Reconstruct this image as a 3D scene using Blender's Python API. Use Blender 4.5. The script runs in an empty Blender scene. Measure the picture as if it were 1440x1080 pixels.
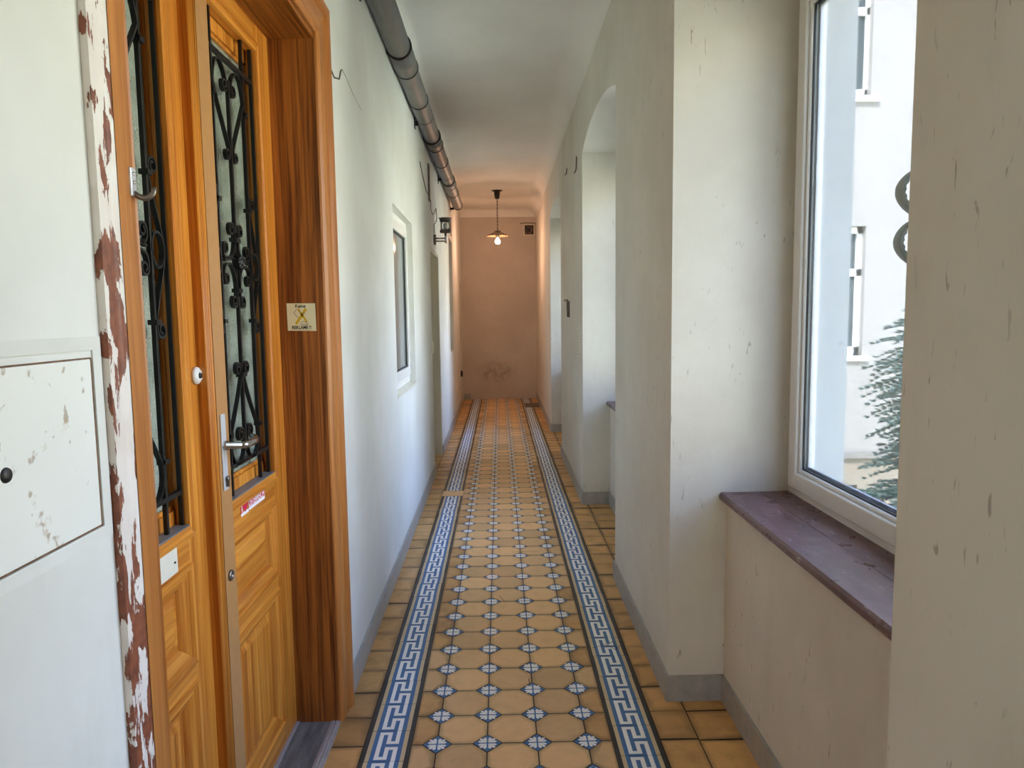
import bpy, bmesh, math, random
from mathutils import Vector, Matrix
random.seed(7)
PI = math.pi
SC = bpy.context.scene
COL = SC.collection

# ------------------------------------------------------------------ helpers
def lin(c):
    c = c / 255.0
    return c / 12.92 if c <= 0.04045 else ((c + 0.055) / 1.055) ** 2.4
def rgb(r, g, b):
    return (lin(r), lin(g), lin(b), 1.0)

class MB:
    """collects simple shapes (world metres) and links them as ONE mesh object"""
    def __init__(s):
        s.v = []; s.f = []; s.m = []; s.c = []; s.sm = []
    def face(s, pts, mi=0, tint=None, smooth=False):
        n = len(s.v); s.v += [tuple(p) for p in pts]
        s.f.append(tuple(range(n, n + len(pts)))); s.m.append(mi); s.c.append(tint); s.sm.append(smooth)
    def mesh(s, verts, faces, mi=0, smooth=False):
        n = len(s.v); s.v += [tuple(p) for p in verts]
        for f in faces:
            s.f.append(tuple(n + i for i in f)); s.m.append(mi); s.c.append(None); s.sm.append(smooth)
    def box(s, x0, x1, y0, y1, z0, z1, mi=0):
        v = [(x, y, z) for x in (x0, x1) for y in (y0, y1) for z in (z0, z1)]
        s.mesh(v, [(0, 1, 3, 2), (4, 6, 7, 5), (0, 4, 5, 1), (2, 3, 7, 6), (0, 2, 6, 4), (1, 5, 7, 3)], mi)
    def prism_x(s, poly, x0, x1, mi=0):          # poly in (y,z), extruded along x
        n = len(poly)
        v = [(x0, y, z) for y, z in poly] + [(x1, y, z) for y, z in poly]
        s.mesh(v, [tuple(range(n))[::-1], tuple(range(n, 2 * n))] +
               [(i, (i + 1) % n, n + (i + 1) % n, n + i) for i in range(n)], mi)
    def sweep(s, pts, prof, mi=0, closed=False, smooth=True, up=None):
        """rings of 3-D points already built: list of lists"""
        n = len(pts); k = len(pts[0])
        v = [p for r in pts for p in r]
        f = []
        for i in range(n - 1 + (1 if closed else 0)):
            a = i * k; b = ((i + 1) % n) * k
            for j in range(k):
                f.append((a + j, a + (j + 1) % k, b + (j + 1) % k, b + j))
        if not closed:
            f.append(tuple(range(k))[::-1]); f.append(tuple(range((n - 1) * k, n * k)))
        s.mesh(v, f, mi, smooth)
    def tube(s, path, r, n=10, mi=0, smooth=True):
        P = [Vector(p) for p in path]; rings = []
        rr = r if isinstance(r, (list, tuple)) else [r] * len(P)
        ref = None
        for i, p in enumerate(P):
            t = (P[min(i + 1, len(P) - 1)] - P[max(i - 1, 0)]).normalized()
            if ref is None:
                ref = t.orthogonal().normalized()
            ref = (ref - t * ref.dot(t)).normalized()
            b = t.cross(ref)
            rings.append([p + (ref * math.cos(2 * PI * j / n) + b * math.sin(2 * PI * j / n)) * rr[i] for j in range(n)])
        s.sweep(rings, None, mi, False, smooth)
    def lathe(s, prof, o, axis='z', n=24, mi=0, smooth=True):   # prof: (r, h)
        o = Vector(o); rings = []
        for r, h in prof:
            ring = []
            for j in range(n):
                a = 2 * PI * j / n; c, d = r * math.cos(a), r * math.sin(a)
                ring.append(o + Vector({'z': (c, d, h), 'x': (h, c, d), 'y': (d, h, c)}[axis]))
            rings.append(ring)
        s.sweep(rings, None, mi, False, smooth)
    def ribbon(s, path, w=0.016, t=0.005, x=0.0, mi=0):    # flat iron in the (y,z) plane, width along x
        P = [Vector((0, p[0], p[1])) for p in path]; rings = []
        for i, p in enumerate(P):
            tg = (P[min(i + 1, len(P) - 1)] - P[max(i - 1, 0)]).normalized()
            nn = Vector((0, -tg.z, tg.y)) * t / 2
            X = Vector((w / 2, 0, 0)); p = p + Vector((x, 0, 0))
            rings.append([p + nn + X, p - nn + X, p - nn - X, p + nn - X])
        s.sweep(rings, None, mi, False, False)
    def build(s, name, mats, parent=None, warp=None, bevel=None):
        me = bpy.data.meshes.new(name)
        base = Vector(parent.matrix_world.translation) if parent else Vector((0, 0, 0))
        q = parent
        base = Vector((0, 0, 0))
        while q:
            base += q.location; q = q.parent
        vv = [warp(Vector(p)) for p in s.v] if warp else s.v
        me.from_pydata([tuple(Vector(p) - base) for p in vv], [], s.f)
        for m in (mats if isinstance(mats, (list, tuple)) else [mats]):
            me.materials.append(m)
        for i, p in enumerate(me.polygons):
            p.material_index = s.m[i]; p.use_smooth = s.sm[i]
        if any(c is not None for c in s.c):
            a = me.color_attributes.new('tint', 'FLOAT_COLOR', 'CORNER')
            for i, p in enumerate(me.polygons):
                c = s.c[i] if s.c[i] is not None else 1.0
                for q_, li in enumerate(p.loop_indices):
                    k_ = c[q_] if isinstance(c, (list, tuple)) else c
                    a.data[li].color = (k_, k_, k_, 1)
        bm = bmesh.new(); bm.from_mesh(me)
        if not any(c is not None for c in s.c):
            bmesh.ops.recalc_face_normals(bm, faces=bm.faces)
        bm.to_mesh(me); bm.free(); me.update()
        o = bpy.data.objects.new(name, me); COL.objects.link(o)
        if parent: o.parent = parent
        if bevel:
            b = o.modifiers.new('bevel', 'BEVEL'); b.width = bevel; b.segments = 2; b.limit_method = 'ANGLE'
            b.angle_limit = math.radians(40)
        return o

def tag(o, label, cat, group=None, kind=None):
    if label: o['label'] = label
    if cat: o['category'] = cat
    if group: o['group'] = group
    if kind: o['kind'] = kind
    return o
def empty(name, loc, label, cat, group=None, kind=None):
    o = bpy.data.objects.new(name, None); o.empty_display_size = 0.05
    COL.objects.link(o); o.location = loc
    return tag(o, label, cat, group, kind)
def note(o, label):
    o['label'] = label; return o
def copy_tree(o, off, parent=None):
    c = o.copy(); COL.objects.link(c)
    c.location = Vector(o.location) + Vector(off)
    if parent: c.parent = parent
    for ch in list(o.children):
        d = copy_tree(ch, (0, 0, 0), c)
    return c

# ------------------------------------------------------------------ materials
class N:
    def __init__(s, name):
        s.mat = bpy.data.materials.new(name); s.mat.use_nodes = True
        s.t = s.mat.node_tree; s.t.nodes.clear()
        s.out = s.t.nodes.new('ShaderNodeOutputMaterial')
        s.b = s.t.nodes.new('ShaderNodeBsdfPrincipled')
        s.t.links.new(s.b.outputs[0], s.out.inputs[0])
        s._c = None
    def new(s, typ, **kw):
        n = s.t.nodes.new(typ)
        for k, v in kw.items(): setattr(n, k, v)
        return n
    def link(s, a, b): s.t.links.new(a, b)
    def coords(s, scale=(1, 1, 1), loc=(0, 0, 0)):
        if s._c is None: s._c = s.new('ShaderNodeTexCoord')
        m = s.new('ShaderNodeMapping'); m.inputs['Scale'].default_value = scale; m.inputs['Location'].default_value = loc
        s.link(s._c.outputs['Object'], m.inputs['Vector']); return m.outputs[0]
    def noise(s, vec, scale, detail=4, rough=0.55, dist=0.0):
        n = s.new('ShaderNodeTexNoise'); n.inputs['Scale'].default_value = scale
        n.inputs['Detail'].default_value = detail; n.inputs['Roughness'].default_value = rough
        n.inputs['Distortion'].default_value = dist
        s.link(vec, n.inputs['Vector']); return n.outputs['Fac']
    def ramp(s, fac, stops, interp='LINEAR'):
        r = s.new('ShaderNodeValToRGB'); r.color_ramp.interpolation = interp
        el = r.color_ramp.elements
        while len(el) < len(stops): el.new(0.5)
        for e, (p, c) in zip(el, stops):
            e.position = p; e.color = c if isinstance(c, tuple) else (c, c, c, 1)
        s.link(fac, r.inputs[0]); return r.outputs[0]
    def mix(s, fac, a, b, mode='MIX'):
        m = s.new('ShaderNodeMix', data_type='RGBA', blend_type=mode)
        for sock, v in ((m.inputs[0], fac), (m.inputs[6], a), (m.inputs[7], b)):
            if hasattr(v, 'is_output'): s.link(v, sock)
            else: sock.default_value = v
        return m.outputs[2]
    def math(s, op, a, b=None):
        m = s.new('ShaderNodeMath', operation=op)
        for i, v in enumerate((a, b)):
            if v is None: continue
            if hasattr(v, 'is_output'): s.link(v, m.inputs[i])
            else: m.inputs[i].default_value = v
        return m.outputs[0]
    def bump(s, h, strength=0.2, dist=0.01):
        b = s.new('ShaderNodeBump'); b.inputs['Strength'].default_value = strength; b.inputs['Distance'].default_value = dist
        s.link(h, b.inputs['Height']); s.link(b.outputs[0], s.b.inputs['Normal'])
    def set(s, color=None, rough=None, metal=None, **kw):
        for sock, v in ((s.b.inputs['Base Color'], color), (s.b.inputs['Roughness'], rough), (s.b.inputs['Metallic'], metal)):
            if v is None: continue
            if hasattr(v, 'is_output'): s.link(v, sock)
            else: sock.default_value = v
        for k, v in kw.items(): s.b.inputs[k].default_value = v
        return s.mat

def plain(name, c, rough=0.5, metal=0.0, var=0.12, scale=30, bump=0.0, **kw):
    n = N(name); v = n.coords()
    f = n.noise(v, scale)
    d = tuple(x * (1 - var) for x in c[:3]) + (1,)
    l = tuple(min(1, x * (1 + var)) for x in c[:3]) + (1,)
    col = n.ramp(f, [(0.3, d), (0.7, l)])
    if bump: n.bump(f, bump, 0.004)
    return n.set(col, rough, metal, **kw)

def plaster(name, c, stain, scuff=0.0, smudge=None, bump=0.25, damage=0.0):
    n = N(name); v = n.coords()
    big = n.noise(v, 1.3, 5, 0.6)
    col = n.ramp(big, [(0.35, stain), (0.62, c)])
    mid = n.noise(n.coords((9, 9, 2.2)), 1.0, 5, 0.65)
    col = n.mix(n.ramp(mid, [(0.56, 0.0), (0.8, 0.35)]), col, tuple(x * 0.88 for x in stain[:3]) + (1,))
    if scuff:
        sc = n.noise(n.coords((58, 58, 15)), 1.0, 3, 0.5, 0.8)
        area = n.noise(v, 2.6, 2)
        g = n.math('MULTIPLY', n.ramp(sc, [(0.66, 0.0), (0.72, 1.0)]), n.ramp(area, [(0.45, 0.0), (0.6, scuff)]))
        col = n.mix(g, col, rgb(120, 104, 88))
    if damage:
        dm = n.noise(v, 7.0, 6, 0.7)
        col = n.mix(n.ramp(dm, [(0.70, 0.0), (0.72, damage)]), col, rgb(196, 176, 150))
    if smudge:
        (px, py, pz), (rx, ry, rz) = smudge
        m = n.coords((1 / rx, 1 / ry, 1 / rz), (-px / rx, -py / ry, -pz / rz))
        ln = n.new('ShaderNodeVectorMath', operation='LENGTH'); n.link(m, ln.inputs[0])
        near = n.ramp(ln.outputs['Value'], [(0.1, 1.0), (1.0, 0.0)])
        grit = n.ramp(n.noise(n.coords((9, 9, 9)), 1.0, 6, 0.7), [(0.38, 0.0), (0.68, 0.9)])
        col = n.mix(n.math('MULTIPLY', near, grit), col, rgb(92, 78, 66))
    fine = n.noise(v, 60, 4, 0.6); lump = n.noise(v, 9, 3)
    h = n.math('ADD', n.math('MULTIPLY', fine, 0.3), lump)
    n.bump(h, bump, 0.006)
    return n.set(col, 0.75)

def wood(name, dark, light, axis='z', rough=0.35, scale=1.0, contrast=0.5, streaks=0.4):
    n = N(name)
    S = {'z': (52, 52, 1.3), 'y': (52, 1.3, 52), 'x': (1.3, 52, 52)}[axis]
    S = tuple(q * scale for q in S)
    wob = n.noise(n.coords(tuple(q * 0.08 for q in S)), 1.0, 3)
    fib = n.noise(n.coords(S), 1.0, 4, 0.6, 0.6)
    col = n.ramp(fib, [(0.5 - contrast * 0.3, dark), (0.5 + contrast * 0.3, light)])
    streak = n.noise(n.coords(tuple(q * 0.45 for q in S)), 1.0, 5, 0.7, 1.2)
    col = n.mix(n.ramp(streak, [(0.54, 0.0), (0.66, streaks)]), col, tuple(x * 0.5 for x in dark[:3]) + (1,))
    col = n.mix(n.ramp(wob, [(0.35, 0.25), (0.65, 0.0)]), col, dark)
    n.bump(fib, 0.12, 0.002)
    return n.set(col, rough, 0.0, **{'Specular IOR Level': 0.4})

def tile(name, c, rough=0.38, grime=0.25, gscale=18):
    n = N(name); v = n.coords()
    a = n.new('ShaderNodeAttribute', attribute_name='tint')
    f = n.noise(v, gscale, 6, 0.65)
    col = n.mix(n.ramp(f, [(0.45, 0.0), (0.75, grime)]), c, tuple(x * 0.5 for x in c[:3]) + (1,))
    sp = n.noise(v, 190, 2)
    col = n.mix(n.ramp(sp, [(0.62, 0.0), (0.72, 0.22)]), col, tuple(x * 0.6 for x in c[:3]) + (1,))
    col = n.mix(1.0, col, a.outputs['Color'], 'MULTIPLY')
    r = n.ramp(n.noise(v, 6, 4), [(0.3, rough - 0.08), (0.7, rough + 0.12)])
    n.bump(n.noise(v, 14, 3), 0.06, 0.01)
    return n.set(col, r, 0.0, **{'Specular IOR Level': 0.35})

M = {}
M['wall'] = plaster('wall plaster', rgb(224, 224, 219), rgb(210, 209, 202))
M['wall_right'] = plaster('wall plaster scuffed', rgb(220, 215, 204), rgb(206, 200, 187), scuff=0.55, damage=0.5)
M['ceiling'] = plaster('ceiling plaster', rgb(234, 232, 226), rgb(226, 224, 217))
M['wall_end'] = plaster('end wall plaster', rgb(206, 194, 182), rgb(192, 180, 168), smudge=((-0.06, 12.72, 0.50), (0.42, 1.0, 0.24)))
M['reveal_paint'] = plaster('alcove paint', rgb(214, 208, 190), rgb(200, 193, 176))
M['outer'] = plaster('outer render', rgb(172, 172, 170), rgb(163, 162, 160))
M['baseboard'] = plain('grey oil paint', rgb(166, 164, 160), 0.45, var=0.12, scale=22, bump=0.25)
M['grout'] = plain('cement grout', rgb(62, 50, 40), 0.9, var=0.3)
M['tan'] = tile('ochre tile', rgb(234, 192, 138))
M['tan_side'] = tile('ochre tile worn', rgb(216, 168, 108), grime=0.7, gscale=9)
M['blue'] = tile('blue tile', rgb(70, 116, 168), grime=0.15)
M['white_tile'] = tile('white tile inlay', rgb(250, 250, 248), grime=0.08)
M['cream_tile'] = tile('cream tile stripe', rgb(212, 190, 150), grime=0.2)
M['black_tile'] = tile('black tile stripe', rgb(52, 52, 54), grime=0.2)
M['wood_v'] = wood('varnished pine upright', rgb(168, 92, 24), rgb(226, 152, 60), 'z')
M['wood_h'] = wood('varnished pine crosswise', rgb(170, 94, 26), rgb(226, 154, 62), 'y')
M['wood_case'] = wood('varnished casing', rgb(146, 84, 34), rgb(196, 130, 66), 'z', scale=1.0, contrast=0.7, streaks=0.25)
M['wood_case_h'] = wood('varnished casing crosswise', rgb(146, 84, 34), rgb(196, 130, 66), 'y', scale=1.0, contrast=0.7, streaks=0.25)
M['wood_jamb'] = wood('combed brown varnish', rgb(92, 44, 12), rgb(176, 108, 46), 'z', scale=1.2, contrast=0.5, streaks=0.6)
M['wood_jamb_h'] = wood('combed brown varnish crosswise', rgb(92, 44, 12), rgb(176, 108, 46), 'y', scale=1.2, contrast=0.5)
M['wood_tan'] = plain('tan stile paint', rgb(176, 128, 78), 0.32, var=0.06)
M['iron'] = plain('black iron', rgb(26, 26, 27), 0.42, 0.3, var=0.2)
M['steel'] = plain('brushed steel', rgb(190, 188, 184), 0.25, 1.0, var=0.06)
M['aluminium'] = plain('dull aluminium', rgb(196, 196, 200), 0.4, 0.5, var=0.1)
M['nickel'] = plain('white enamel', rgb(226, 224, 220), 0.3, 0.0, var=0.04)
M['old_metal'] = plain('tarnished metal', rgb(120, 112, 104), 0.4, 0.85, var=0.3)
M['black'] = plain('black plastic', rgb(22, 21, 20), 0.5, var=0.2)
M['rubber'] = plain('black rubber', rgb(24, 24, 25), 0.5)
M['pvc'] = plain('white window plastic', rgb(232, 232, 230), 0.25, var=0.02)
M['pvc_old'] = plain('ivory plastic', rgb(222, 216, 196), 0.35, var=0.04)
M['pipe'] = plain('grey drain plastic', rgb(104, 104, 102), 0.48, var=0.1, scale=12)
M['sill'] = None
M['stone'] = None
M['cable'] = plain('grey cable', rgb(96, 90, 84), 0.6)

n = N('brown sill paint')
v = n.coords()
c = n.ramp(n.noise(n.coords((18, 3, 18)), 1, 5), [(0.3, rgb(80, 54, 54)), (0.7, rgb(124, 92, 92))])
c = n.mix(n.ramp(n.noise(n.coords((30, 7, 30)), 1, 6, 0.7), [(0.62, 0.0), (0.66, 0.85)]), c, rgb(176, 166, 162))
n.bump(n.noise(v, 30, 5), 0.3, 0.004)
M['sill'] = n.set(c, n.ramp(n.noise(v, 12, 4), [(0.3, 0.22), (0.7, 0.45)]))

n = N('worn threshold stone')
v = n.coords()
c = n.ramp(n.noise(n.coords((30, 4, 30)), 1, 6, 0.65), [(0.3, rgb(66, 68, 72)), (0.72, rgb(140, 140, 138))])
n.bump(n.noise(v, 40, 5), 0.3, 0.004)
M['stone'] = n.set(c, 0.5)

n = N('peeling white over red brown')
v = n.coords()
pe = n.noise(n.coords((30, 30, 9), (3.1, 0.7, 1.3)), 1, 6, 0.62, 0.3)
sep = n.new('ShaderNodeSeparateXYZ'); n.link(v, sep.inputs[0])
low = n.ramp(n.math('DIVIDE', sep.outputs['Z'], 3.0), [(0.22, 0.10), (0.31, 0.07), (0.38, 0.03), (0.42, 0.0), (0.46, 0.0), (0.495, 0.08), (0.53, 0.07), (0.56, -.03), (0.9, -0.07)])
edge = n.ramp(n.math('SUBTRACT', sep.outputs['Y'], 1.06), [(0.0, 0.06), (0.035, 0.05), (0.05, 0.0), (0.08, 0.0), (0.088, 0.05)])
sm = n.math('ADD', n.math('ADD', pe, low), edge)
mask = n.ramp(sm, [(0.615, 0.0), (0.625, 1.0)])
brown = n.ramp(n.noise(v, 50, 4), [(0.3, rgb(104, 52, 34)), (0.7, rgb(142, 80, 52))])
white = n.ramp(n.noise(v, 8, 4), [(0.3, rgb(216, 204, 196)), (0.7, rgb(232, 226, 220))])
n.bump(n.math('SUBTRACT', 1.0, mask), 0.6, 0.004)
M['peel'] = n.set(n.mix(mask, white, brown), 0.5)

n = N('rusting white enamel')
v = n.coords()
c = n.ramp(n.noise(v, 2, 4), [(0.3, rgb(226, 226, 220)), (0.7, rgb(236, 236, 231))])
c = n.mix(n.ramp(n.noise(n.coords((90, 45, 38)), 1, 2, 0.5), [(0.645, 0.0), (0.70, 0.7)]), c, rgb(150, 128, 98))
c = n.mix(n.ramp(n.noise(v, 16, 6, 0.7), [(0.63, 0.0), (0.74, 0.6)]), c, rgb(176, 140, 92))
M['rusty'] = n.set(c, 0.4)
M['rust'] = plain('rust', rgb(112, 78, 52), 0.8, var=0.4, scale=80)

def pane(name, tint, mixf, rough=0.02):
    m = bpy.data.materials.new(name); m.use_nodes = True; t = m.node_tree; t.nodes.clear()
    o = t.nodes.new('ShaderNodeOutputMaterial'); mx = t.nodes.new('ShaderNodeMixShader')
    tr = t.nodes.new('ShaderNodeBsdfTransparent'); gl = t.nodes.new('ShaderNodeBsdfGlossy')
    fr = t.nodes.new('ShaderNodeFresnel'); fr.inputs[0].default_value = 1.45
    mt = t.nodes.new('ShaderNodeMath'); mt.operation = 'MULTIPLY'; mt.inputs[1].default_value = mixf
    tr.inputs[0].default_value = tint; gl.inputs['Roughness'].default_value = rough
    t.links.new(fr.outputs[0], mt.inputs[0]); t.links.new(mt.outputs[0], mx.inputs[0])
    t.links.new(tr.outputs[0], mx.inputs[1]); t.links.new(gl.outputs[0], mx.inputs[2]); t.links.new(mx.outputs[0], o.inputs[0])
    return m
M['glass'] = pane('clear glass', (0.93, 0.96, 0.96, 1), 0.8)
n = N('grey reflective glass'); M['dark_glass'] = n.set(rgb(128, 134, 134), 0.10, 0.0, **{'Specular IOR Level': 0.8})
n = N('facade window glass'); M['far_glass'] = n.set(rgb(52, 62, 68), 0.4, 0.0, **{'Specular IOR Level': 0.2})
n = N('patterned door glass')
vo = n.new('ShaderNodeTexVoronoi'); vo.inputs['Scale'].default_value = 190; n.link(n.coords(), vo.inputs['Vector'])
n.bump(vo.outputs['Distance'], 0.7, 0.004)
M['door_glass'] = n.set(n.ramp(n.noise(n.coords(), 9, 4), [(0.3, rgb(128, 138, 124)), (0.7, rgb(168, 176, 162))]), 0.22, 0.0, **{'Specular IOR Level': 0.7})

n = N('glowing bulb')
n.b.inputs['Emission Color'].default_value = (1.0, 0.72, 0.42, 1); n.b.inputs['Emission Strength'].default_value = 12
M['bulb'] = n.set(rgb(255, 240, 220), 0.3)
n = N('opal lantern glass'); M['opal'] = n.set(rgb(238, 236, 230), 0.15)
n = N('smoked shade glass'); M['shade'] = n.set(rgb(190, 160, 130), 0.15, 0.0, **{'Transmission Weight': 0.6, 'IOR': 1.4})

# ------------------------------------------------------------------ layout (metres)
CAM_H = 1.5
S = 0.1771                      # tile pitch
X0, Y0 = -0.2406, 2.3483        # one diamond of the tile lattice
CEIL = 3.40
YN, YE = -3.2, 12.77            # corridor ends
def xl(y): return -0.614 - 0.0055 * max(y - 2.76, 0.0)
def xr(y): return 0.639 + 0.0035 * max(y - 2.6, 0.0)
def WL(p):                      # left-wall frame: x measured from the plaster face
    return Vector((p.x + xl(p.y), p.y, p.z))
def WR(p):
    return Vector((p.x + xr(p.y), p.y, p.z))
NICHES = [(-2.9, -1.7), (1.10, 2.60), (3.89, 5.47), (7.45, 9.02)]
RD = 0.215                      # depth of the niche back wall behind the pillar face
WD = 0.45                       # window plane behind the pillar face
WT = 0.655                      # wall thickness
SILL = 0.825

# ------------------------------------------------------------------ floor
fm = MB()
TAN, SIDE, BLUE, WHITE, CREAM, BLACK, GROUT = range(7)
def tint(a=0.10): return 1.0 + random.uniform(-a, a)
Z = 0.0
fm.face([(-1.0, YN, -0.0022), (1.3, YN, -0.0022), (1.3, YE, -0.0022), (-1.0, YE, -0.0022)], GROUT, 1.0)
XA, XB = -0.331, 0.379          # centre field
LB = (-0.497, -0.331); RB = (0.379, 0.547)
def quad(x0, x1, y0, y1, mi, t, z=0.0, jit=0.0):
    q = [random.uniform(-jit, jit) for _ in range(4)]
    fm.face([(x0, y0, z + q[0]), (x1, y0, z + q[1]), (x1, y1, z + q[2]), (x0, y1, z + q[3])], mi, t)
def grimy(poly, mi, t, inset, edge):
    """tile face with a dirt-darkened rim (worn joints)"""
    c = Vector((sum(p[0] for p in poly) / len(poly), sum(p[1] for p in poly) / len(poly)))
    inn = []
    for p in poly:
        v = Vector((p[0], p[1])) - c; l = v.length
        q = c + v * max(0, (l - inset * random.uniform(.6, 1.4)) / l); k = q - c
        inn.append((q.x, q.y, p[2]))
    fm.face(inn, mi, t)
    n_ = len(poly); ed = [t * edge * random.uniform(.85, 1.1) for _ in range(n_)]
    for i in range(n_):
        j = (i + 1) % n_
        fm.face([poly[i], poly[j], inn[j], inn[i]], mi, [ed[i], ed[j], t, t])
r0 = int((YN - Y0) / S) - 1; r1 = int((YE - Y0) / S) + 1
D = 0.0505; G = 0.0021
def clip_poly(poly, lo, hi, ax):
    for sgn, lim in ((1, lo), (-1, hi)):
        out = []
        for i in range(len(poly)):
            a, b = poly[i], poly[(i + 1) % len(poly)]
            da, db = sgn * (a[ax] - lim), sgn * (b[ax] - lim)
            if da >= 0: out.append(a)
            if (da > 0) != (db > 0) and da != db:
                k = da / (da - db); out.append(tuple(a[j] + k * (b[j] - a[j]) for j in range(2)))
        poly = out
        if len(poly) < 3: return []
    return poly
for r in range(r0, r1 + 1):
    for c in range(-1, 4):      # octagons between diamonds
        cx = X0 + (c + 0.5) * S; cy = Y0 + (r + 0.5) * S; h = S / 2 - G; d = D + G
        k = S / 2
        po = [(cx - k + d, cy - h), (cx + k - d, cy - h), (cx + h, cy - k + d), (cx + h, cy + k - d),
              (cx + k - d, cy + h), (cx - k + d, cy + h), (cx - h, cy + k - d), (cx - h, cy - k + d)]
        po = clip_poly(clip_poly(po, XA + G, XB - G, 0), YN, YE, 1)
        if not po: continue
        t = tint(0.11)
        if random.random() < 0.14: t *= 0.84
        tx, ty = random.uniform(-.004, .004), random.uniform(-.004, .004)
        edge_tile = c in (-1, 3)
        grimy([(x, y, (x - cx) * tx + (y - cy) * ty) for x, y in po], SIDE if edge_tile and random.random() < .5 else TAN, t * (.93 if edge_tile else 1), .026 if edge_tile else .018, .52 if edge_tile else .70)
    for c in range(0, 4):       # diamonds with a white four-leaf motif
        cx = X0 + c * S; cy = Y0 + r * S
        if not (YN + .06 < cy < YE - .06): continue
        cx += random.uniform(-.0015, .0015); cy += random.uniform(-.0015, .0015)
        d = D - 0.001
        fm.face([(cx, cy - d, 0), (cx + d, cy, 0), (cx, cy + d, 0), (cx - d, cy, 0)], BLUE, tint(0.15))
        z = 0.0004
        for sx in (-1, 1):
            for sy in (-1, 1):
                def leaf(pts):
                    pp = [(cx + sx * a, cy + sy * b, z) for a, b in pts]
                    fm.face(pp if sx * sy > 0 else pp[::-1], WHITE, 1.0)
                leaf([(.0028, .0028), (.027, .0028), (.033, .0085), (.030, .0145), (.020, .0125), (.010, .010)])
                leaf([(.0028, .0028), (.010, .010), (.0125, .020), (.0145, .030), (.0085, .033), (.0028, .027)])
                leaf([(.006, .006), (.019, .0115), (.027, .0185), (.0275, .0275), (.0185, .027), (.0115, .019)])
MEANDER = []                    # (u0,u1,v0,v1) white bars on the tile, u across 0..5, v along 0..1
MEANDER += [(4, 5, 0.0, .45), (2, 4, .36, .45), (2, 3, .05, .36), (0, 2, .05, .14), (0, 1, .14, .95),
            (1, 3, .86, .95), (2, 3, .55, .86), (3, 5, .55, .64), (4, 5, .64, 1.0)]
for (bx0, bx1) in (LB, RB):
    w = bx1 - bx0
    for r in range(r0, r1 + 1):
        ya = Y0 + (r + 0.5) * S; yb = ya + S
        ya, yb = max(ya, YN), min(yb, YE)
        if yb - ya < 0.03: continue
        if bx0 < 0 and abs((ya + yb) / 2 - 5.86) < S / 2:   # one plain replacement tile
            quad(bx0 - .004, bx1 + .004, ya + G, yb - G, TAN, 1.08, 0.001); continue
        t = tint(0.06); o = random.uniform(-.0015, .0015); g2 = .001
        st = [0, .0155, .030, .0455, w - .0455, w - .030, w - .0155, w]
        for k, mi in enumerate((BLACK, CREAM, BLUE, BLUE, BLUE, CREAM, BLACK)):
            quad(bx0 + st[k] + o, bx0 + st[k + 1] + o, ya + g2, yb - g2, mi, t)
        u = (st[4] - st[3]) / 5
        for u0, u1, v0, v1 in MEANDER:
            quad(bx0 + st[3] + u0 * u + o, bx0 + st[3] + u1 * u + o, ya + v0 * S, min(ya + v1 * S, yb - g2) if v1 < 1 else yb - g2, WHITE, t, 0.0004)
def side(x0, x1, y0, y1, t):
    q = [random.uniform(-.0012, .0012) for _ in range(4)]
    j = lambda: random.uniform(-.002, .002)
    grimy([(x0, y0 + j(), q[0] - .0006), (x1, y0 + j(), q[1] - .0006), (x1, y1 + j(), q[2] - .0006), (x0, y1 + j(), q[3] - .0006)], SIDE, t, random.uniform(.02, .05), random.uniform(.45, .75))
for r in range(r0, r1 + 1):     # plain side tiles
    ya = Y0 + r * S; yb = ya + S
    ya, yb = max(ya, YN), min(yb, YE)
    if yb - ya < 0.02: continue
    dirty = .72 if 2.2 < ya < 2.7 else 1.0
    dy = random.uniform(-.006, .006)
    side(-0.64, LB[0] - G * 2, ya + G + dy, yb - G + dy, tint(0.16) * dirty)
    quad(-0.72, -.642, ya + G + dy, yb - G + dy, SIDE, tint(0.16) * .8, -.0006)
    dy = random.uniform(-.006, .006)
    side(RB[1] + G * 2, 0.686 - G, ya + G + dy, yb - G + dy, tint(0.14))
    dy += random.uniform(-.012, .012)
    side(0.686 + G, 0.87, ya + G + dy, yb - G + dy, tint(0.14))
for pts in ([(-.02, 3.66), (.0, 3.60), (.012, 3.575)], [(.40, 3.04), (.47, 3.075), (.50, 3.02), (.53, 3.06)], [(.46, 3.05), (.50, 3.10), (.51, 3.02)], [(.10, 2.78), (.105, 2.72)], [(-.22, 3.92), (-.18, 3.95)], [(.06, 4.36), (.18, 4.37), (.23, 4.365)]):
    for (xa, ya), (xb, yb) in zip(pts[:-1], pts[1:]):
        d_ = Vector((xb - xa, yb - ya)).normalized(); nx, ny = -d_.y * .0013, d_.x * .0013
        fm.face([(xa - nx, ya - ny, .0022), (xb - nx, yb - ny, .0022), (xb + nx, yb + ny, .0022), (xa + nx, ya + ny, .0022)], GROUT, .6)
floor = fm.build('floor', [M['tan'], M['tan_side'], M['blue'], M['white_tile'], M['cream_tile'], M['black_tile'], M['grout']])
tag(floor, 'ochre and blue patterned tile floor with Greek key borders', 'floor', kind='structure')
fb = MB(); fb.box(-1.2, 1.3, YN - .2, YE + .2, -.35, -.004)
tag(fb.build('floor_base', M['grout']), 'concrete slab under the corridor tiles', 'floor', kind='structure')

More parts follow.
